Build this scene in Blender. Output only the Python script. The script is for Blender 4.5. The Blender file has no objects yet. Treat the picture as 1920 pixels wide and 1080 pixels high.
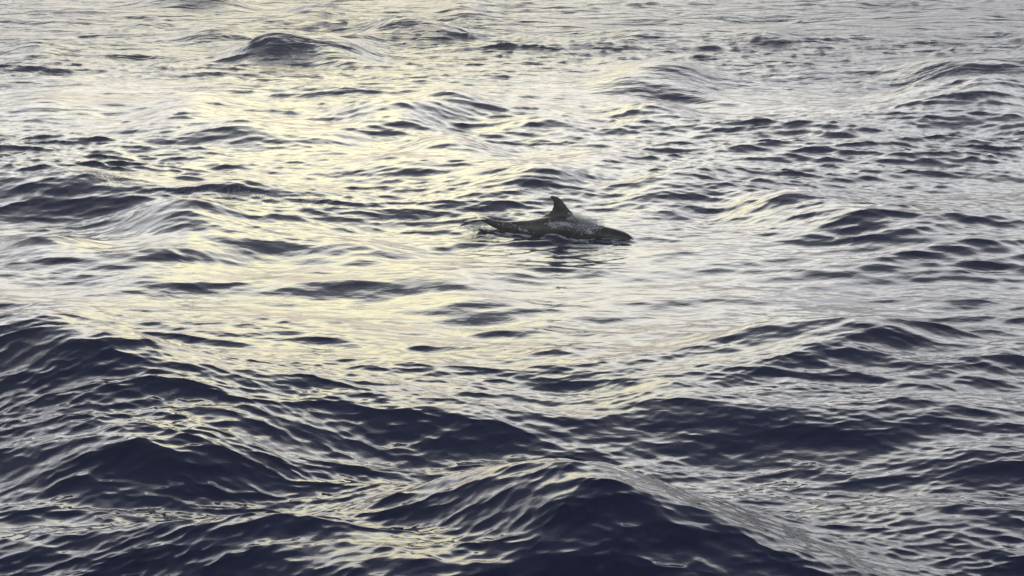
import bpy, bmesh, math, random   # open sea with one dolphin
import numpy as np
from mathutils import Vector, Matrix, noise
R = math.radians
sc = bpy.context.scene
col = sc.collection

# ------------------------------------------------------------------ camera
CAM_H = 5.1
F = 3500.0                    # focal length in pixels of the 1920 wide photograph
PITCH = math.atan(840.0 / F)  # the horizon lies 300 px above the frame
cam_d = bpy.data.cameras.new('camera')
cam_d.sensor_width = 36.0
cam_d.lens = 36.0 * F / 1920.0
cam_d.clip_start = 0.1
cam_d.clip_end = 9000.0
cam = bpy.data.objects.new('camera', cam_d)
col.objects.link(cam)
cam.location = (0, 0, CAM_H)
cam.rotation_euler = (math.pi / 2 - PITCH, 0, 0)
sc.camera = cam

# ------------------------------------------------------------------ light
SUN_AZ = -5.5     # degrees right of the view direction
SUN_EL = 17.0
EXPOSURE = 1.15
SKY = 0.10
w = bpy.data.worlds.new('World')
sc.world = w
w.use_nodes = True
nt = w.node_tree
for n in list(nt.nodes):
    nt.nodes.remove(n)
def N(tree, t, **kw):
    n = tree.nodes.new(t)
    for k, v in kw.items():
        setattr(n, k, v)
    return n
def mathn(tree, op, a, b=None, c=None, clamp=False):
    n = N(tree, 'ShaderNodeMath', operation=op)
    n.use_clamp = clamp
    for i, v in enumerate((a, b, c)):
        if v is None: continue
        if isinstance(v, (int, float)): n.inputs[i].default_value = v
        else: tree.links.new(v, n.inputs[i])
    return n.outputs[0]
out = N(nt, 'ShaderNodeOutputWorld')
bg = N(nt, 'ShaderNodeBackground')
nt.links.new(bg.outputs[0], out.inputs[0])
sky = N(nt, 'ShaderNodeTexSky', sky_type='NISHITA')
sky.sun_disc = False
sky.sun_elevation = R(SUN_EL)
sky.sun_rotation = R(SUN_AZ)
sky.air_density = 1.0
sky.dust_density = 1.0
sky.ozone_density = 2.0
tc = N(nt, 'ShaderNodeTexCoord')
sep = N(nt, 'ShaderNodeSeparateXYZ')
nt.links.new(tc.outputs['Generated'], sep.inputs[0])
# thin high overcast lit by the veiled sun: brighter towards it, broken up by streaks
el = mathn(nt, 'ARCSINE', sep.outputs[2])
sd = Vector((math.sin(R(SUN_AZ)) * math.cos(R(SUN_EL)), math.cos(R(SUN_AZ)) * math.cos(R(SUN_EL)), math.sin(R(SUN_EL))))
dot = N(nt, 'ShaderNodeVectorMath', operation='DOT_PRODUCT')
nt.links.new(tc.outputs['Generated'], dot.inputs[0])
dot.inputs[1].default_value = sd
def ramp(tree, fac, stops, interp='B_SPLINE'):
    r = N(tree, 'ShaderNodeValToRGB')
    r.color_ramp.interpolation = interp
    e = r.color_ramp.elements
    while len(e) > 1: e.remove(e[-1])
    e[0].position = stops[0][0]; e[0].color = (*stops[0][1], 1)
    for p, c in stops[1:]:
        x = e.new(p); x.color = (*c, 1)
    tree.links.new(fac, r.inputs[0])
    return r.outputs[0]
def rgbmix(tree, op, fac, a, b):
    m = N(tree, 'ShaderNodeMix', data_type='RGBA', blend_type=op)
    m.clamp_result = False
    for s, v in ((m.inputs[0], fac), (m.inputs[6], a), (m.inputs[7], b)):
        if isinstance(v, (int, float)): s.default_value = v
        elif isinstance(v, tuple): s.default_value = (*v, 1)
        else: tree.links.new(v, s)
    return m.outputs[2]
elf = mathn(nt, 'DIVIDE', el, math.pi / 2, clamp=True)
bank = ramp(nt, elf, [(0.0, (.14, .135, .132)), (.05, (.145, .143, .139)), (.09, (.24, .237, .23)), (.14, (.86, .86, .82)), (.18, (1.62, 1.61, 1.50)),
                      (.25, (1.80, 1.79, 1.68)), (.31, (1.15, 1.15, 1.11)), (.37, (.50, .50, .50)), (.46, (.20, .203, .225)), (.65, (.045, .055, .105)), (1.0, (.03, .038, .075))])
azd = mathn(nt, 'ARCTAN2', sep.outputs[0], sep.outputs[1])
azo = mathn(nt, 'ABSOLUTE', mathn(nt, 'SUBTRACT', azd, R(SUN_AZ)))
side = ramp(nt, mathn(nt, 'DIVIDE', azo, math.pi), [(0, (1, 1, 1)), (.25, (.97, .97, .98)), (.5, (.4, .42, .48)), (1, (.25, .28, .34))])
mp = N(nt, 'ShaderNodeMapping'); mp.inputs['Scale'].default_value = (2.2, 2.2, 11)
nt.links.new(tc.outputs['Generated'], mp.inputs[0])
cn = N(nt, 'ShaderNodeTexNoise'); cn.inputs['Scale'].default_value = 1.6; cn.inputs['Detail'].default_value = 5
nt.links.new(mp.outputs[0], cn.inputs[0])
streak = ramp(nt, cn.outputs[0], [(.3, (.72, .73, .76)), (.5, (1, 1, 1)), (.7, (1.2, 1.19, 1.16))], 'LINEAR')
veil = rgbmix(nt, 'MULTIPLY', 1.0, rgbmix(nt, 'MULTIPLY', 1.0, bank, side), streak)
# glow round the veiled sun
g = mathn(nt, 'POWER', mathn(nt, 'MAXIMUM', dot.outputs['Value'], 0.0), 190.0)
glow = N(nt, 'ShaderNodeVectorMath', operation='SCALE')
glow.inputs[0].default_value = (1.0, .84, .12)
nt.links.new(mathn(nt, 'MULTIPLY', g, .42), glow.inputs['Scale'])
# low red light under the sun, at the horizon
g2 = mathn(nt, 'MULTIPLY', mathn(nt, 'POWER', mathn(nt, 'MAXIMUM', mathn(nt, 'COSINE', azo), 0.0), 60.0),
           mathn(nt, 'POWER', mathn(nt, 'SUBTRACT', 1.0, elf), 22.0))
red = N(nt, 'ShaderNodeVectorMath', operation='SCALE')
red.inputs[0].default_value = (.75, .36, .22)
nt.links.new(mathn(nt, 'MULTIPLY', g2, 0.4), red.inputs['Scale'])
VEIL = 13.0       # cloud light in the units of the sky texture
veil = rgbmix(nt, 'MIX', mathn(nt, 'POWER', mathn(nt, 'MAXIMUM', dot.outputs['Value'], 0.0), 170.0), veil, rgbmix(nt, 'MULTIPLY', 1.0, veil, (1.05, 1.02, .70)))
a1 = N(nt, 'ShaderNodeVectorMath', operation='ADD'); nt.links.new(veil, a1.inputs[0]); nt.links.new(glow.outputs[0], a1.inputs[1])
a2 = N(nt, 'ShaderNodeVectorMath', operation='ADD'); nt.links.new(a1.outputs[0], a2.inputs[0]); nt.links.new(red.outputs[0], a2.inputs[1])
a3 = N(nt, 'ShaderNodeVectorMath', operation='SCALE'); nt.links.new(a2.outputs[0], a3.inputs[0]); a3.inputs['Scale'].default_value = VEIL
fin = rgbmix(nt, 'MIX', 0.94, sky.outputs[0], a3.outputs[0])
nt.links.new(fin, bg.inputs[0])
bg.inputs[1].default_value = SKY * 1.0

sl = bpy.data.lights.new('sun', 'SUN')
sl.energy = 0.08
sl.angle = R(30)
sl.color = (1.0, .94, .74)
so = bpy.data.objects.new('sun', sl)
col.objects.link(so)
so.rotation_euler = (-sd).to_track_quat('-Z', 'Y').to_euler()
so.location = (0, 20, 30)
sc.view_settings.view_transform = 'Standard'
sc.view_settings.look = 'None'
sc.view_settings.gamma = 1.0
sc.view_settings.exposure = EXPOSURE
sc.view_settings.use_curve_mapping = False

# ------------------------------------------------------------------ helpers
def at(px, py, z=0.0):
    """world point on the level z that the photograph shows at pixel (px, py)"""
    dx = (px - 960) / F; dy = (540 - py) / F
    c, s = math.cos(PITCH), math.sin(PITCH)
    d = Vector((dx, c + dy * s, -s + dy * c))
    t = (z - CAM_H) / d.z
    return Vector((0, 0, CAM_H)) + d * t
def tag(o, label=None, cat=None, group=None, kind=None):
    for k, v in (('label', label), ('category', cat), ('group', group), ('kind', kind)):
        if v: o[k] = v
    return o
def smooth01(x, a, b):
    t = np.clip((x - a) / (b - a), 0, 1)
    return t * t * (3 - 2 * t)

# ------------------------------------------------------------------ the sea
rng = np.random.default_rng(11)
def cascade(L, lmin, lmax, slope, wind, spread, n=512):
    """one tile of a wind sea: height and sideways displacement, scaled to an rms slope"""
    k1 = np.fft.fftfreq(n, 1.0 / n) * 2 * np.pi / L
    kx, ky = np.meshgrid(k1, k1, indexing='ij')
    k = np.hypot(kx, ky); k[0, 0] = 1
    lam = 2 * np.pi / k
    d = np.abs((kx * math.cos(wind) + ky * math.sin(wind)) / k) ** spread
    amp = k ** -2.0 * d * (lam > lmin * .8) * (lam < lmax * 1.25)
    amp *= np.clip((lam - lmin * .8) / (lmin * .4), 0, 1) * np.clip((lmax * 1.25 - lam) / (lmax * .4), 0, 1)
    amp[0, 0] = 0
    h = np.fft.fft2(rng.standard_normal((n, n))) * amp
    sx = np.fft.ifft2(1j * kx * h).real; sy = np.fft.ifft2(1j * ky * h).real
    f = slope / math.sqrt((sx ** 2 + sy ** 2).mean())
    H = np.fft.ifft2(h).real * f
    Dx = np.fft.ifft2(1j * kx / k * h).real * f
    Dy = np.fft.ifft2(1j * ky / k * h).real * f
    return L, np.stack([H, Dx, Dy], -1).astype(np.float32)
def sample(tile, x, y):
    L, a = tile
    n = a.shape[0]
    u = (x / L) % 1.0 * n; v = (y / L) % 1.0 * n
    i = np.floor(u).astype(np.int32); j = np.floor(v).astype(np.int32)
    fu = (u - i)[..., None].astype(np.float32); fv = (v - j)[..., None].astype(np.float32)
    i %= n; j %= n; i2 = (i + 1) % n; j2 = (j + 1) % n
    return (a[i, j] * (1 - fu) + a[i2, j] * fu) * (1 - fv) + (a[i, j2] * (1 - fu) + a[i2, j2] * fu) * fv

# (tile, rms slope, wavelengths, wind direction in the tile)
CASC = [
    (cascade(71.0, 5.0, 14.0, .026, R(100), 1.5), 1.5, 1.0),
    (cascade(37.0, 1.6, 5.0, .060, R(80), 3.0), .6, 1.3),
    (cascade(13.1, .6, 1.7, .085, R(101), 3.0, 1024), .4, 1.6),
    (cascade(5.3, .20, .65, .145, R(84), 2.6, 1024), .15, 1.6),
    (cascade(2.3, .07, .22, .130, R(94), 2.0, 1024), .036, 1.3),
]
# the waves one can point at: crest lines through pixels of the photograph,
# (px, py, height) ..., then length of the front face and of the back in metres
CRESTS = [
    # the long foreground swell, left
    ([(-260, 700, .2), (-60, 668, .42), (110, 640, .56), (215, 634, .58), (330, 660, .52), (470, 684, .38), (620, 700, .28), (780, 725, .16), (900, 745, 0)], 2.8, 1.8),
    # bottom centre peak with its long shoulder running down right
    ([(480, 985, 0), (640, 955, .12), (800, 915, .26), (940, 885, .48), (1050, 856, .66), (1150, 890, .58), (1290, 950, .44), (1420, 1010, .40), (1560, 1075, .36), (1720, 1150, .2), (1800, 1200, 0)], 2.0, 1.2),
    # bottom left swell
    ([(-250, 905, .2), (-60, 868, .20), (90, 850, .20), (200, 845, .19), (330, 845, .18), (430, 880, .1), (520, 900, 0)], 1.6, .9),
    ([(-200, 1020, .1), (60, 1000, .16), (250, 985, .24), (420, 975, .30), (540, 965, .34), (640, 1000, .25), (760, 1060, .15), (860, 1100, 0)], 1.9, .8),
    ([(680, 1075, 0), (740, 1050, .14), (800, 1022, .24), (850, 1050, .16), (920, 1080, .04), (960, 1090, 0)], .8, .6),
    # right hand swell
    ([(1180, 700, 0), (1290, 660, .10), (1400, 620, .22), (1500, 596, .28), (1600, 592, .30), (1720, 612, .28), (1830, 640, .26), (1960, 668, .24), (2150, 700, .1)], 3.0, 1.6),
    ([(1400, 800, 0), (1500, 768, .08), (1640, 755, .11), (1760, 745, .13), (1900, 770, .12), (2050, 790, .08)], 1.3, 1.0),
    ([(1540, 965, 0), (1660, 950, .12), (1780, 955, .18), (1900, 960, .18), (2050, 970, .12)], .9, .8),
    # middle
    ([(880, 790, 0), (960, 785, .06), (1060, 775, .12), (1110, 790, .12), (1180, 830, .06), (1240, 860, 0)], .9, .7),
    ([(1090, 725, 0), (1160, 735, .06), (1250, 760, .09), (1350, 768, .09), (1460, 770, .05), (1540, 765, 0)], .9, .8),
    ([(240, 790, 0), (330, 770, .06), (420, 765, .09), (520, 790, .06), (640, 800, 0)], 1.1, .8),
    ([(60, 815, 0), (220, 835, .07), (310, 836, .10), (390, 870, .05), (480, 900, 0)], .8, .7),
    ([(640, 780, 0), (700, 760, .06), (800, 765, .1), (930, 790, .1), (1000, 830, .04), (1050, 850, 0)], .9, .6),
    ([(740, 590, 0), (780, 575, .04), (850, 540, .09), (900, 548, .07), (960, 575, .04), (1010, 590, 0)], 1.0, .8),
    ([(750, 530, 0), (800, 512, .05), (820, 505, .08), (870, 525, .03), (900, 540, 0)], .6, .6),
    ([(940, 600, 0), (980, 598, .05), (1040, 618, .04), (1090, 625, 0)], .5, .6),
    ([(520, 595, 0), (545, 584, .07), (590, 592, .05), (660, 600, .05), (740, 605, 0)], .5, .5),
    ([(480, 535, 0), (560, 520, .06), (640, 524, .07), (740, 527, .04), (800, 530, 0)], .6, .7),
    ([(0, 600, .04), (60, 575, .1), (120, 570, .12), (190, 590, .06), (240, 600, 0)], 1.1, .9),
    ([(700, 690, 0), (800, 662, .1), (860, 690, .04), (900, 700, 0)], .6, .6),
    ([(920, 670, 0), (1000, 655, .08), (1100, 660, .08), (1200, 672, .03), (1260, 680, 0)], .7, .7),
    # left, behind
    ([(-220, 372, .1), (-80, 355, .16), (0, 342, .20), (60, 326, .25), (150, 318, .27), (200, 330, .25), (280, 348, .22), (380, 354, .25), (460, 360, .25), (560, 366, .18), (650, 368, .12), (740, 370, 0)], 1.5, 2.0),
    ([(210, 425, 0), (270, 400, .18), (345, 370, .42), (390, 385, .32), (440, 400, .22), (520, 412, .16), (590, 425, .08), (640, 432, 0)], 1.9, 1.2),
    ([(-20, 455, 0), (40, 445, .14), (90, 430, .25), (130, 442, .17), (170, 458, 0)], 1.8, 1.1),
    ([(170, 490, 0), (220, 470, .12), (300, 460, .18), (350, 462, .22), (400, 480, .12), (450, 495, 0)], 1.8, 1.1),
    ([(280, 452, 0), (310, 446, .06), (350, 456, 0)], .8, .8),
    ([(570, 465, 0), (630, 455, .05), (690, 448, .1), (730, 465, .06), (790, 475, 0)], 1.1, 1.0),
    # the dark heap left behind the fin
    ([(670, 325, 0), (730, 328, .08), (820, 335, .12), (880, 320, .18), (960, 312, .20), (1020, 300, .22), (1070, 318, .2), (1120, 335, 0)], 2.8, 1.8),
    ([(1040, 290, 0), (1090, 288, .16), (1150, 292, .14), (1220, 290, 0)], 1.8, 1.4),
    ([(1080, 355, 0), (1180, 348, .10), (1260, 328, .14), (1300, 318, .18), (1350, 330, .08), (1420, 345, 0)], 1.6, 1.3),
    ([(1150, 402, 0), (1210, 390, .12), (1250, 382, .15), (1300, 388, 0)], 1.3, 1.1),
    ([(1340, 370, 0), (1410, 362, .15), (1480, 358, .24), (1560, 372, .26), (1640, 382, .24), (1740, 395, .20), (1850, 405, .15), (1990, 420, .12), (2120, 440, 0)], 2.2, 1.8),
    ([(1600, 430, 0), (1680, 432, .05), (1760, 440, .07), (1840, 460, .07), (1950, 478, .05), (2100, 480, 0)], .7, 1.0),
    # far
    ([(440, 85, 0), (480, 68, .3), (520, 60, .42), (580, 66, .34), (640, 66, .40), (690, 78, .1), (740, 82, 0)], 2.6, 3.0),
    ([(240, 225, 0), (300, 205, .16), (350, 192, .22), (420, 190, .12), (480, 185, 0)], 3.0, 2.5),
    ([(620, 215, 0), (680, 200, .18), (740, 188, .28), (800, 195, .22), (840, 208, 0)], 3.4, 2.4),
    ([(760, 180, 0), (830, 172, .2), (880, 180, .18), (920, 188, 0)], 2.4, 2.2),
    ([(740, 270, 0), (790, 264, .16), (850, 258, .22), (900, 268, .12), (950, 275, 0)], 2.4, 2.0),
    ([(350, 240, 0), (420, 228, .12), (470, 226, .14), (530, 250, .08), (580, 255, .1), (640, 252, .12), (690, 262, 0)], 1.8, 2.0),
    ([(900, 250, 0), (960, 226, .16), (1020, 225, .16), (1080, 238, .08), (1120, 245, 0)], 2.0, 1.8),
    ([(650, 305, 0), (710, 295, .12), (780, 285, .1), (840, 292, 0)], 1.6, 1.6),
    ([(1110, 140, 0), (1170, 134, .18), (1240, 122, .28), (1290, 132, .24), (1350, 138, 0)], 2.2, 2.6),
    ([(1130, 185, 0), (1190, 186, .16), (1225, 192, .24), (1260, 195, .18), (1300, 205, 0)], 2.2, 2.2),
    ([(1640, 180, 0), (1700, 165, .14), (1780, 155, .20), (1850, 142, .32), (1920, 150, .32), (2050, 155, 0)], 3.2, 2.4),
    ([(1680, 130, 0), (1740, 124, .18), (1800, 118, .22), (1880, 116, .26), (1960, 115, .2), (2080, 118, 0)], 2.4, 2.8),
    ([(0, 195, .1), (60, 190, .12), (110, 192, .08), (150, 195, 0)], 2.0, 2.0),
    ([(0, 95, .14), (60, 88, .16), (110, 92, .1), (140, 96, 0)], 2.2, 2.6),
    ([(340, 70, 0), (390, 50, .26), (430, 55, .16), (470, 70, 0)], 2.6, 2.6),
    ([(180, 5, .1), (370, 0, .3), (440, 2, .3), (480, 8, 0)], 2.6, 3.0),
    ([(550, 18, 0), (590, 10, .26), (640, 16, .1), (670, 22, 0)], 2.4, 3.0),
    ([(650, 52, 0), (740, 50, .22), (820, 46, .24), (860, 60, .18), (910, 62, 0)], 2.2, 2.8),
    ([(830, 20, 0), (870, 8, .26), (930, 16, 0)], 2.2, 2.8),
    ([(1130, 62, 0), (1190, 58, .2), (1240, 62, 0)], 2.0, 2.4),
    ([(1390, 62, 0), (1440, 56, .2), (1500, 66, 0)], 2.0, 2.4),
    ([(1620, 235, 0), (1560, 228, .1), (1500, 232, 0)][::-1], 1.4, 1.6),
    ([(340, 292, 0), (370, 286, .14), (420, 296, .04), (460, 300, 0)], 1.2, 1.4),
    ([(1730, 552, 0), (1775, 545, .06), (1820, 556, .05), (1880, 565, 0)], .4, .5),
    ([(1450, 512, 0), (1530, 512, .04), (1610, 518, .03), (1660, 520, 0)], .5, .8),
]
AMP = 1.28
WARP = cascade(19.0, 1.0, 7.0, .30, R(20), .2)
MODU = cascade(23.0, 1.0, 6.0, 1.0, R(50), .2)
MODU[1][..., 0] /= MODU[1][..., 0].std()
LINES = []
WORLD_LINES = []
AMPS = [np.array([p[2] * AMP for p in c[0]]) for c in CRESTS]
def crest_field(x, y):
    wv = sample(WARP, x, y)
    modu = np.clip(1 + .15 * sample(MODU, x, y)[..., 0], .25, 1.7)
    x = x + wv[..., 1]; y = y + wv[..., 2]
    th = x / np.maximum(y, .5)
    Z = np.zeros_like(x)
    for (pts, lf, lb), P, am in zip(CRESTS, LINES, AMPS):
        tt = np.array([p.x / p.y for p in P]); yy = np.array([p.y for p in P]); aa = am
        m = (th > tt[0]) & (th < tt[-1]) & (y > yy.min() - lf * 2.4) & (y < yy.max() + lb * 3)
        if not m.any(): continue
        t = th[m]
        # smooth interpolation of the crest line
        def pc(v):
            i = np.clip(np.searchsorted(tt, t) - 1, 0, len(tt) - 2)
            i0 = np.maximum(i - 1, 0); i3 = np.minimum(i + 2, len(tt) - 1)
            h = tt[i + 1] - tt[i]; u = (t - tt[i]) / h
            m1 = (v[i + 1] - v[i0]) / (tt[i + 1] - tt[i0]) * h
            m2 = (v[i3] - v[i]) / (tt[i3] - tt[i]) * h
            return (2*u**3 - 3*u**2 + 1) * v[i] + (u**3 - 2*u**2 + u) * m1 + (-2*u**3 + 3*u**2) * v[i+1] + (u**3 - u**2) * m2
        A = np.maximum(pc(aa), 0); d = pc(yy) - y[m]      # d > 0: in front of the crest
        if P[0].y > 30: A = A * 1.15
        A = A * smooth01(t, tt[0], tt[0] + .8 * (tt[1] - tt[0]) + .004) * (1 - smooth01(t, tt[-1] - .8 * (tt[-1] - tt[-2]) - .004, tt[-1]))
        # distance square to the crest, not along the view
        gd = np.linspace(tt[0], tt[-1], 60); gy = np.interp(gd, tt, yy)
        gs = np.gradient(gy, gd) / gy; gs = np.convolve(np.pad(gs, 5, 'edge'), np.ones(11) / 11, 'valid')
        d = d / np.sqrt(1 + np.interp(t, gd, gs) ** 2)
        q = np.where(d > 0, d / lf, -d / lb)
        e = np.where(d > 0, .012, .03)
        r = np.maximum(1 - (np.sqrt(q * q + e) - np.sqrt(e)), 0)
        f = np.where(d > 0, r ** 1.4 - .16 * np.exp(-((q - 1.15) / .5) ** 2), r ** 1.7)
        Z[m] += A * f * modu[m]
    return Z
def place_lines():
    """put every crest where it is seen, given the water it rides on"""
    flat = [p for c in CRESTS for p in c[0]]
    z = np.array([p[2] * AMP for p in flat])
    for it in range(6):
        W = [at(p[0], p[1], zz) for p, zz in zip(flat, z)]
        x = np.array([p.x for p in W]); y = np.array([p.y for p in W])
        wv = sample(WARP, x, y)
        x2 = x + wv[..., 1]; y2 = y + wv[..., 2]
        LINES.clear(); k = 0
        for ci, c in enumerate(CRESTS):
            L_ = [Vector((x2[k + i], y2[k + i], 0)) for i in range(len(c[0]))]; k += len(L_)
            # keep the points in order across the view
            for i in range(1, len(L_)):
                if L_[i].x / L_[i].y < L_[i - 1].x / L_[i - 1].y + .002: L_[i].x = (L_[i - 1].x / L_[i - 1].y + .002) * L_[i].y
            am = max(p[2] for p in c[0]) * AMP
            for e0, e1, sg in ((0, 1, -1), (-1, -2, 1)):
                th1 = L_[e1].x / L_[e1].y + sg * 2.2 * am / L_[e1].y
                if (th1 - L_[e0].x / L_[e0].y) * sg > 0: L_[e0].x = th1 * L_[e0].y
            # crests run straighter over the ground than they look: part of what the picture
            # shows as bend is height
            tt = np.array([p.x / p.y for p in L_]); yy = np.array([p.y for p in L_]); a0 = np.array([p[2] * AMP for p in c[0]])
            if len(L_) > 2:
                co = np.polyfit(tt, yy, 2 if len(L_) > 5 else 1); fit = np.polyval(co, tt)
                y2_ = yy * .35 + fit * .65
                a1 = np.clip(a0 - (y2_ - yy) * CAM_H / yy, .35 * a0, 1.45 * a0 + .03)
                a1[0] = a0[0]; a1[-1] = a0[-1]
                y2_ = yy - (a1 - a0) * yy / CAM_H
                for p, v, tq in zip(L_, y2_, tt): p.y = v; p.x = v * tq
                AMPS[ci] = a1
            LINES.append(L_)
        WORLD_LINES.clear(); k = 0
        for c in CRESTS: WORLD_LINES.append(W[k:k + len(c[0])]); k += len(c[0])
        zn = crest_field(x, y) + sample(CASC[0][0], x, y)[..., 0] + sample(CASC[1][0], x, y)[..., 0]
        z = z * .4 + np.clip(zn, -.6, 1.2) * .6

BODY = (at(905, 424), at(1180, 452))
def crest_soft(x, y):
    return sum(wt_ * crest_field(x + dx_, y) for dx_, wt_ in ((-.5, .12), (-.25, .23), (0, .30), (.25, .23), (.5, .12)))
def sea(x, y, sp):
    """height and sideways shift of the sea at world points; sp = grid spacing there"""
    dist = np.hypot(x, y)
    big = crest_soft(x, y)
    dol = at(1040, 436)
    calm = 1 - .85 * np.exp(-(((x - dol.x) / 1.7) ** 2 + ((y - dol.y) / 1.3) ** 2))
    out = np.zeros(x.shape + (3,), np.float32)
    gust = .84 + .42 * sample(GUST, x, y)[..., 0]
    slick = np.exp(-(((x - 2.6) / 8.5) ** 4) - ((y - 21.0) / 3.6) ** 4)
    gust = gust * (1 + .22 * smooth01(y, 26, 40)) * (1 - .12 * slick)
    far = 1 + .15 * smooth01(y, 26, 42)
    for (tile, lim, chop) in CASC:
        wgt = 1 - smooth01(sp, lim * .8, lim * 2.0)
        if tile[0] > 30: wgt = wgt * (calm * .85) * (1 + .6 * smooth01(y, 26, 42))
        elif tile[0] > 10: wgt = wgt * (calm ** .5) * gust * (far - .52 * smooth01(y, 27, 42))
        else: wgt = wgt * (calm ** .25) * gust
        if tile[0] < 3: wgt = wgt * (1 - .55 * slick)
        elif tile[0] > 10: wgt = wgt * (1 + .35 * slick * calm)
        s = sample(tile, x, y)
        s[..., 1:] *= chop
        out += s * wgt[..., None].astype(np.float32)
    out[..., 0] += big * calm
    # the water heaped and torn along the dolphin's body
    if BODY:
        a_, b_ = BODY
        ex, ey = b_.x - a_.x, b_.y - a_.y; L = math.hypot(ex, ey)
        u = ((x - a_.x) * ex + (y - a_.y) * ey) / L; v = ((x - a_.x) * ey - (y - a_.y) * ex) / L    # v > 0: towards the camera
        wd = .2 * np.clip(np.sin(np.clip(u / L, 0, 1) * math.pi), 0, 1) ** .6
        g = np.exp(-((np.abs(v) - wd - .03) / .09) ** 2) * smooth01(u, .5, 1.0) * (1 - smooth01(u, L - .05, L + .25))
        nn = np.clip(.55 + .6 * sample(MODU, x * 5, y * 5)[..., 0], -.3, 1.8)
        out[..., 0] += .055 * g * nn * np.where(v > 0, 1, .6)
        wk = np.exp(-((np.abs(v) - .30 - .28 * np.clip(L - u, 0, 3)) / .10) ** 2) * smooth01(u, -.5, .8) * (1 - smooth01(u, L - .3, L + .1))
        out[..., 0] += .030 * wk * (.6 + .5 * nn)
    return out
GUST = cascade(53.0, 4.0, 20.0, 1.0, R(60), .4)
GUST[1][..., 0] /= GUST[1][..., 0].std() * 1.6
GUST[1][..., 0] = np.clip(GUST[1][..., 0], -1, 1.2)

place_lines()
SEA_R = 900.0
# polar grid round the point under the camera: fine where the photograph looks, coarse elsewhere
half = math.atan(1100.0 / F)
fine_t = np.linspace(-half, half, 1050)
ext = [half]
step = fine_t[1] - fine_t[0]
while ext[-1] < math.pi - .02:
    step *= 1.2; ext.append(min(ext[-1] + min(step, .06), math.pi))
ext = np.array(ext[1:])
TH = np.concatenate([-ext[::-1], fine_t, ext])
def row(py): return at(960, py).y
prow = np.linspace(1190, -45, 1120)
fine_r = np.array([row(p) for p in prow])
r_in = [fine_r[0]]; s = fine_r[1] - fine_r[0]
while r_in[-1] > .5:
    s *= 1.15; r_in.append(max(r_in[-1] - min(s, .8), .3))
r_out = [fine_r[-1]]; s = fine_r[-1] - fine_r[-2]
while r_out[-1] < SEA_R - 60:
    s *= 1.12; r_out.append(r_out[-1] + s)
RR = np.concatenate([np.array(r_in[1:])[::-1], fine_r, np.array(r_out[1:])])
T, Q = np.meshgrid(TH, RR, indexing='xy')
X = Q * np.sin(T); Y = Q * np.cos(T)
dr = np.gradient(RR)[:, None]; dt = np.gradient(TH)[None, :]
SP = np.maximum(np.maximum(dr * .3, Q * dt), .004)
D = sea(X, Y, SP)
V = np.stack([X + D[..., 1], Y + D[..., 2], D[..., 0]], -1).reshape(-1, 3).astype(np.float32)
nr, ncol = X.shape
a = (np.arange(nr - 1)[:, None] * ncol + np.arange(ncol - 1)[None, :]).reshape(-1)
quads = np.stack([a, a + 1, a + 1 + ncol, a + ncol], -1)
def grid_mesh(name, V, quads):
    me = bpy.data.meshes.new(name)
    me.vertices.add(len(V)); me.vertices.foreach_set('co', V.reshape(-1))
    me.loops.add(quads.size); me.loops.foreach_set('vertex_index', quads.reshape(-1).astype(np.int32))
    me.polygons.add(len(quads))
    me.polygons.foreach_set('loop_start', np.arange(0, quads.size, 4, dtype=np.int32))
    me.polygons.foreach_set('loop_total', np.full(len(quads), 4, np.int32))
    me.polygons.foreach_set('use_smooth', np.ones(len(quads), bool))
    me.update(calc_edges=True)
    return me
me = grid_mesh('sea_water', V, quads)
water = bpy.data.objects.new('sea_water', me)
col.objects.link(water)
tag(water, 'open sea with dark choppy waves catching pale evening light', None, None, 'structure')

def new_mat(name):
    m = bpy.data.materials.new(name); m.use_nodes = True
    return m, m.node_tree, m.node_tree.nodes['Principled BSDF']
m, t, b = new_mat('sea_water')
b.inputs['Base Color'].default_value = (.005, .010, .036, 1)
b.inputs['IOR'].default_value = 1.34
geo = N(t, 'ShaderNodeNewGeometry')
# roughness stands for the ripples too small for the mesh, which grow in number with the footprint
ln = N(t, 'ShaderNodeVectorMath', operation='LENGTH'); t.links.new(geo.outputs['Position'], ln.inputs[0])
rr = N(t, 'ShaderNodeMapRange'); t.links.new(ln.outputs['Value'], rr.inputs[0])
for i, v in zip((1, 2, 3, 4), (12, 55, .04, .26)): rr.inputs[i].default_value = v
t.links.new(rr.outputs[0], b.inputs['Roughness'])
mp = N(t, 'ShaderNodeMapping'); mp.inputs['Scale'].default_value = (.6, 1.0, 1.0); mp.inputs['Rotation'].default_value = (0, 0, R(8))
t.links.new(geo.outputs['Position'], mp.inputs[0])
n1 = N(t, 'ShaderNodeTexNoise'); n1.inputs['Scale'].default_value = 9; n1.inputs['Detail'].default_value = 2.5; n1.inputs['Roughness'].default_value = .5
n1.inputs['Distortion'].default_value = .5
t.links.new(mp.outputs[0], n1.inputs[0])
bp = N(t, 'ShaderNodeBump'); bp.inputs['Strength'].default_value = .35; bp.inputs['Distance'].default_value = .02
t.links.new(n1.outputs[0], bp.inputs['Height'])
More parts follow.
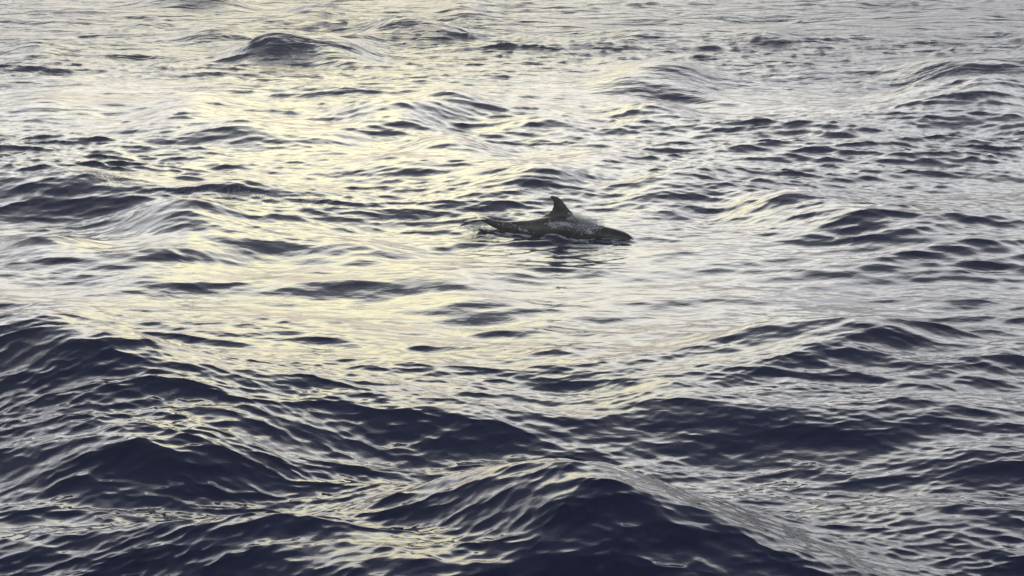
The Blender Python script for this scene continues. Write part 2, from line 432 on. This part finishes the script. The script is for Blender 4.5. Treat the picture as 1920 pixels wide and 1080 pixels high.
# far off, the chop between the mesh points
mp2 = N(t, 'ShaderNodeMapping'); mp2.inputs['Scale'].default_value = (.42, 1.0, 1.0); mp2.inputs['Rotation'].default_value = (0, 0, R(-6))
t.links.new(geo.outputs['Position'], mp2.inputs[0])
n2 = N(t, 'ShaderNodeTexNoise'); n2.inputs['Scale'].default_value = 1.5; n2.inputs['Detail'].default_value = 4; n2.inputs['Roughness'].default_value = .55
n2.inputs['Distortion'].default_value = .4
t.links.new(mp2.outputs[0], n2.inputs[0])
r2 = N(t, 'ShaderNodeMapRange'); r2.interpolation_type = 'SMOOTHSTEP'; t.links.new(ln.outputs['Value'], r2.inputs[0])
for i, v in zip((1, 2, 3, 4), (30, 56, 0, 1)): r2.inputs[i].default_value = v
bp2 = N(t, 'ShaderNodeBump'); bp2.inputs['Distance'].default_value = .34
t.links.new(r2.outputs[0], bp2.inputs['Strength'])
t.links.new(n2.outputs[0], bp2.inputs['Height']); t.links.new(bp.outputs[0], bp2.inputs['Normal']); t.links.new(bp2.outputs[0], b.inputs['Normal'])
me.materials.append(m)

def sea_z(x, y):
    r = sea(np.array([float(x)]), np.array([float(y)]), np.array([.03]))
    return float(r[0, 0])

# ------------------------------------------------------------------ the dolphin
dm, t, b = new_mat('wet_skin')
n1 = N(t, 'ShaderNodeTexNoise'); n1.inputs['Scale'].default_value = 9; n1.inputs['Detail'].default_value = 6
tcn = N(t, 'ShaderNodeTexCoord'); t.links.new(tcn.outputs['Object'], n1.inputs[0])
c = ramp(t, n1.outputs[0], [(.35, (.018, .017, .013)), (.55, (.034, .032, .024)), (.72, (.070, .066, .050))], 'LINEAR')
t.links.new(c, b.inputs['Base Color'])
b.inputs['Roughness'].default_value = .2
b.inputs['IOR'].default_value = 1.36
bp = N(t, 'ShaderNodeBump'); bp.inputs['Strength'].default_value = .5; bp.inputs['Distance'].default_value = .008
t.links.new(n1.outputs[0], bp.inputs['Height']); t.links.new(bp.outputs[0], b.inputs['Normal'])

P0 = at(884, 430); P1 = at(1190, 462)
head_dir = Vector((P1.x - P0.x, P1.y - P0.y, 0))
dirv = Vector((1.0, -0.42, 0)).normalized()
pivot = at(1040, 438)
side_v = Vector((-dirv.y, dirv.x, 0))     # away from the camera
def dpt(px, z):
    """the point on the dolphin's midplane seen at image column px, at height z"""
    # solve pivot + s*dirv with column px
    k = (px - 960) / F
    c, sn = math.cos(PITCH), math.sin(PITCH)
    # depth = y*c + (CAM_H - z)*sn ; x = k*depth
    s = (k * (pivot.y * c + (CAM_H - z) * sn) - pivot.x) / (dirv.x - k * dirv.y * c)
    return pivot + dirv * s + Vector((0, 0, z))
# (column, centre height, half height, half width)
SP_ = [(898, .112, .022, .050), (908, .112, .034, .036), (926, .064, .050, .036), (948, .036, .070, .054), (972, .030, .105, .085),
       (1000, .015, .160, .140), (1035, .040, .200, .185), (1070, .050, .205, .200), (1100, .030, .175, .175), (1122, .035, .135, .140),
       (1142, .028, .118, .120), (1157, .014, .112, .108), (1170, .000, .100, .092), (1179, -.014, .078, .072), (1185, -.030, .048, .048), (1190, -.048, .026, .030),
       (1197, -.066, .017, .020)]
bm = bmesh.new()
cs = [(dpt(p[0], p[1]), p[2], p[3]) for p in SP_]
def cr(a, b, c, d, u):
    return .5 * ((2 * b) + (c - a) * u + (2 * a - 5 * b + 4 * c - d) * u * u + (3 * b - a - 3 * c + d) * u ** 3)
rings = []
fine = []
for i in range(len(cs) - 1):
    q = [cs[max(i - 1, 0)], cs[i], cs[i + 1], cs[min(i + 2, len(cs) - 1)]]
    for k in range(5):
        u = k / 5
        fine.append((Vector([cr(*[e[0][j] for e in q], u) for j in range(3)]), max(cr(*[e[1] for e in q], u), .008), max(cr(*[e[2] for e in q], u), .008)))
fine.append(cs[-1])
NS = 28
for i, (c, h, wd) in enumerate(fine):
    tn = (fine[min(i + 1, len(fine) - 1)][0] - fine[max(i - 1, 0)][0]).normalized()
    up = side_v.cross(-tn); up = up if up.z > 0 else -up
    up.normalize()
    rings.append([bm.verts.new(c + up * (h * math.sin(2 * math.pi * k / NS)) + side_v * (wd * math.cos(2 * math.pi * k / NS))) for k in range(NS)])
for A, B in zip(rings, rings[1:]):
    for k in range(NS):
        bm.faces.new((A[k], A[(k + 1) % NS], B[(k + 1) % NS], B[k]))
bm.faces.new(rings[0][::-1]); bm.faces.new(rings[-1])
def foil(secs):
    """a fin: sections of (leading point, trailing point, half thickness, thickness direction)"""
    rs = []
    for L_, T_, h, nrm in secs:
        r = []
        for k in range(16):
            a_ = 2 * math.pi * k / 16
            u = .5 - .5 * math.cos(a_)
            th_ = h * math.sin(a_) * (1.25 - .75 * u)
            r.append(bm.verts.new(L_.lerp(T_, u) + nrm * th_))
        rs.append(r)
    for A, B in zip(rs, rs[1:]):
        for k in range(16):
            bm.faces.new((A[k], A[(k + 1) % 16], B[(k + 1) % 16], B[k]))
    bm.faces.new(rs[0][::-1]); bm.faces.new(rs[-1])
def fz(py, px):
    """height on the midplane seen at row py, column px"""
    lo, hi = -.5, 1.2
    for _ in range(40):
        mid = (lo + hi) / 2
        p = dpt(px, mid)
        c, sn = math.cos(PITCH), math.sin(PITCH)
        dep = p.y * c + (CAM_H - p.z) * sn
        v = 540 + F * ((CAM_H - p.z) * c - p.y * sn) / dep
        if v > py: lo = mid
        else: hi = mid
    return mid
def mp_(px, py): return dpt(px, fz(py, px))
# dorsal fin: leading / trailing edge pixels, half thickness
foil([(mp_(*l), mp_(*tr), h, side_v) for l, tr, h in [
    ((1090, 424), (998, 424), .055), ((1079, 408), (1009, 409), .044), ((1073, 399), (1027, 401), .034), ((1065, 390), (1035, 393), .026),
    ((1058, 381), (1037.5, 386), .020), ((1052, 373.5), (1037, 379), .015), ((1045, 368.5), (1034, 373), .010), ((1035, 366.3), (1029.5, 369.5), .006)]])
# flukes: two blades spreading sideways from the tail stock, tips drooping
tb = dpt(909, .112)
for sgn in (-1, 1):
    foil([(tb + side_v * sgn * s_ + dirv * l + Vector((0, 0, z_)), tb + side_v * sgn * s_ + dirv * e + Vector((0, 0, z_)), h, Vector((-.3 * dirv.x, -.3 * dirv.y, 1)).normalized()) for s_, l, e, z_, h in
          [(0.0, .07, -.12, .0, .022), (.06, .05, -.15, .006, .018), (.14, -.01, -.19, .006, .013), (.21, -.08, -.22, -.01, .010), (.27, -.17, -.25, -.045, .006), (.29, -.24, -.27, -.06, .004)]])
# flippers, under water
for sgn in (-1, 1):
    fb = dpt(1108, -.06)
    foil([(fb + side_v * sgn * s_ + dirv * l + Vector((0, 0, z_)), fb + side_v * sgn * s_ + dirv * e + Vector((0, 0, z_)), h, Vector((0, 0, 1))) for s_, l, e, z_, h in
          [(.08, .07, -.08, 0, .024), (.2, .03, -.10, -.08, .016), (.30, -.05, -.15, -.15, .011), (.36, -.14, -.18, -.19, .005)]])
bmesh.ops.recalc_face_normals(bm, faces=bm.faces)
dme = bpy.data.meshes.new('dolphin'); bm.to_mesh(dme); bm.free()
tmp = bpy.data.objects.new('tmp', dme); col.objects.link(tmp)
md = tmp.modifiers.new('r', 'REMESH'); md.mode = 'VOXEL'; md.voxel_size = .0075
md2 = tmp.modifiers.new('s', 'SMOOTH'); md2.factor = .5; md2.iterations = 4
dg = bpy.context.evaluated_depsgraph_get(); dg.update()
dmesh = bpy.data.meshes.new_from_object(tmp.evaluated_get(dg))
bpy.data.objects.remove(tmp)
dmesh.name = 'dolphin_body'
for p in dmesh.polygons: p.use_smooth = True
dmesh.materials.clear(); dmesh.materials.append(dm)
root = bpy.data.objects.new('dolphin', None); col.objects.link(root); root.location = pivot
tag(root, 'dark dolphin with hooked dorsal fin breaking the surface, head down to the right', 'dolphin')
body = bpy.data.objects.new('body', dmesh); col.objects.link(body); body.parent = root
body.location = (0, 0, 0); body.matrix_parent_inverse = Matrix.Translation(-pivot)

em, t, b = new_mat('dark_eye')
b.inputs['Base Color'].default_value = (.01, .01, .01, 1); b.inputs['Roughness'].default_value = .1
bm = bmesh.new(); bmesh.ops.create_icosphere(bm, subdivisions=2, radius=.011); eme = bpy.data.meshes.new('eye'); bm.to_mesh(eme); bm.free()
eme.materials.append(em)
for sgn in (-1, 1):
    e = bpy.data.objects.new('eye', eme); col.objects.link(e); e.parent = root
    e.location = dpt(1153, -.012) + side_v * sgn * .108 - pivot

# ------------------------------------------------------------------ spray and foam
fm, t, b = new_mat('white_water')
b.inputs['Base Color'].default_value = (.60, .60, .58, 1)
b.inputs['Roughness'].default_value = .35
random.seed(5)
# blobs are tiny eight-faced drops or low lumps
OCT = [(1,0,0),(-1,0,0),(0,1,0),(0,-1,0),(0,0,1),(0,0,-1)]
OF = [(0,2,4),(2,1,4),(1,3,4),(3,0,4),(2,0,5),(1,2,5),(3,1,5),(0,3,5)]
def blobs(name, items, label, mat=fm):
    vs, fs = [], []
    for p, rx, ry, rz in items:
        o = len(vs)
        for q in OCT: vs.append((p[0] + q[0] * rx, p[1] + q[1] * ry, p[2] + q[2] * rz))
        for f in OF: fs.append(tuple(o + i for i in f))
    me = bpy.data.meshes.new(name); me.from_pydata(vs, [], fs); me.update()
    for p in me.polygons: p.use_smooth = True
    me.materials.append(mat)
    ob = bpy.data.objects.new(name, me); col.objects.link(ob)
    tag(ob, label, None, None, 'stuff')
    return ob
items = []
def body_top(px):
    xs = [p[0] for p in SP_]
    return float(np.interp(px, xs, [p[1] + p[2] for p in SP_])), float(np.interp(px, xs, [p[3] for p in SP_])), float(np.interp(px, xs, [p[1] for p in SP_])), float(np.interp(px, xs, [p[2] for p in SP_]))
for i in range(2600):      # mist thrown off the back ahead of the fin
    px = 1066 + 72 * random.betavariate(1.6, 2.0)
    tz, wd, cz, hh = body_top(px)
    p = dpt(px, tz + .09 * random.random() ** 1.8 - .03) + side_v * random.uniform(-.6, .3) * wd
    r = random.uniform(.0015, .0045)
    items.append((p, r * random.uniform(1, 2.5), r, r))
def on_skin(px, a):        # a: angle up the near flank from the waterline side
    tz, wd, cz, hh = body_top(px)
    return dpt(px, cz + hh * math.sin(a) * 1.01) - side_v * wd * math.cos(a) * 1.02
for cx, ca, n, sx, sa in [(1046, .62, 260, 7, .10), (1060, .70, 260, 8, .07), (1072, .62, 240, 7, .08), (1086, .80, 260, 7, .12), (1100, .7, 320, 9, .2),
                          (1118, .9, 260, 7, .2), (992, .1, 40, 3, .05), (981, .15, 40, 2, .05), (1112, .4, 120, 4, .1), (965, .5, 60, 16, .3), (1050, .45, 70, 4, .05)]:
    for i in range(int(n * .55)):     # streaks of white water running down the flank
        p = on_skin(random.gauss(cx, sx), random.gauss(ca, sa))
        r = random.uniform(.002, .007)
        items.append((p, r * 1.8, r, r * .8))
for i in range(900):       # round the flukes
    px = random.gauss(898, 13)
    p = dpt(px, abs(random.gauss(0, .045)) + .01) + side_v * random.uniform(-.25, .25)
    r = random.uniform(.0015, .006); items.append((p, r * 1.6, r, r))
for q in range(46):       # torn scraps of foam along the waterline
    px0 = random.choice([random.uniform(925, 1000), random.uniform(1040, 1172)]); off = abs(random.gauss(0, .07))
    for i in range(random.randint(8, 45)):
        px = px0 + random.gauss(0, 3.5)
        p = dpt(px, 0) - side_v * (max(body_top(px)[1] * .96, .03) + off + random.gauss(0, .012))
        z = sea_z(p.x, p.y)
        r = random.uniform(.002, .006); items.append((Vector((p.x, p.y, z + .003)), r * 2, r, r * .6))
blobs('splash', items, 'white spray and drops thrown up along the back and flukes of the dolphin')
foam = []
FI = [i for i, c in enumerate(CRESTS) if c[0][0][0] == -220 and c[0][0][1] == 372][0]
pts = CRESTS[FI][0]; WP = WORLD_LINES[FI]
wt = {0: 0, 95: .15, 130: .9, 165: 1, 200: .9, 250: .35, 290: .1, 400: .05, 480: .25, 590: .08, 640: 0, 3000: 0}
clump = None
for i in range(1500):
    px = random.uniform(90, 690)
    if random.random() > float(np.interp(px, list(wt), list(wt.values()))): continue
    k = [q for q in range(len(pts) - 1) if pts[q][0] <= px][-1]; u = (px - pts[k][0]) / (pts[k + 1][0] - pts[k][0])
    c0 = WP[k].lerp(WP[k + 1], u); dy = -abs(random.gauss(0, .22)) + .05
    for q in range(random.randint(2, 14)):
        foam.append((c0.x + random.gauss(0, .05), c0.y + dy + random.gauss(0, .03), random.uniform(.4, 1) * .0055))
fx = np.array([f[0] for f in foam]); fy = np.array([f[1] for f in foam])
fd = sea(fx, fy, np.full(fx.shape, .04))
blobs('crest_foam', [((f[0] + d[1], f[1] + d[2], d[0] + .003), f[2] * 1.8, f[2], f[2] * .5) for f, d in zip(foam, fd)],
      'thin pale foam spilling over the long wave crest left of the dolphin')

# ------------------------------------------------------------------ sea air
hz = bpy.data.meshes.new('haze')
bm = bmesh.new(); bmesh.ops.create_cube(bm, size=1.0); bm.to_mesh(hz); bm.free()
haze = bpy.data.objects.new('haze', hz); col.objects.link(haze)
haze.scale = (2 * SEA_R + 20, 2 * SEA_R + 20, 8.6); haze.location = (0, 0, 2.0)
tag(haze, 'thin pale sea air over the water', None, None, 'stuff')
hm = bpy.data.materials.new('sea_air'); hm.use_nodes = True; t = hm.node_tree
for n in list(t.nodes): t.nodes.remove(n)
o = N(t, 'ShaderNodeOutputMaterial'); v = N(t, 'ShaderNodeVolumePrincipled')
v.inputs['Density'].default_value = .0020
v.inputs['Color'].default_value = (.9, .9, .93, 1)
v.inputs['Anisotropy'].default_value = .3
t.links.new(v.outputs[0], o.inputs['Volume'])
hz.materials.append(hm)
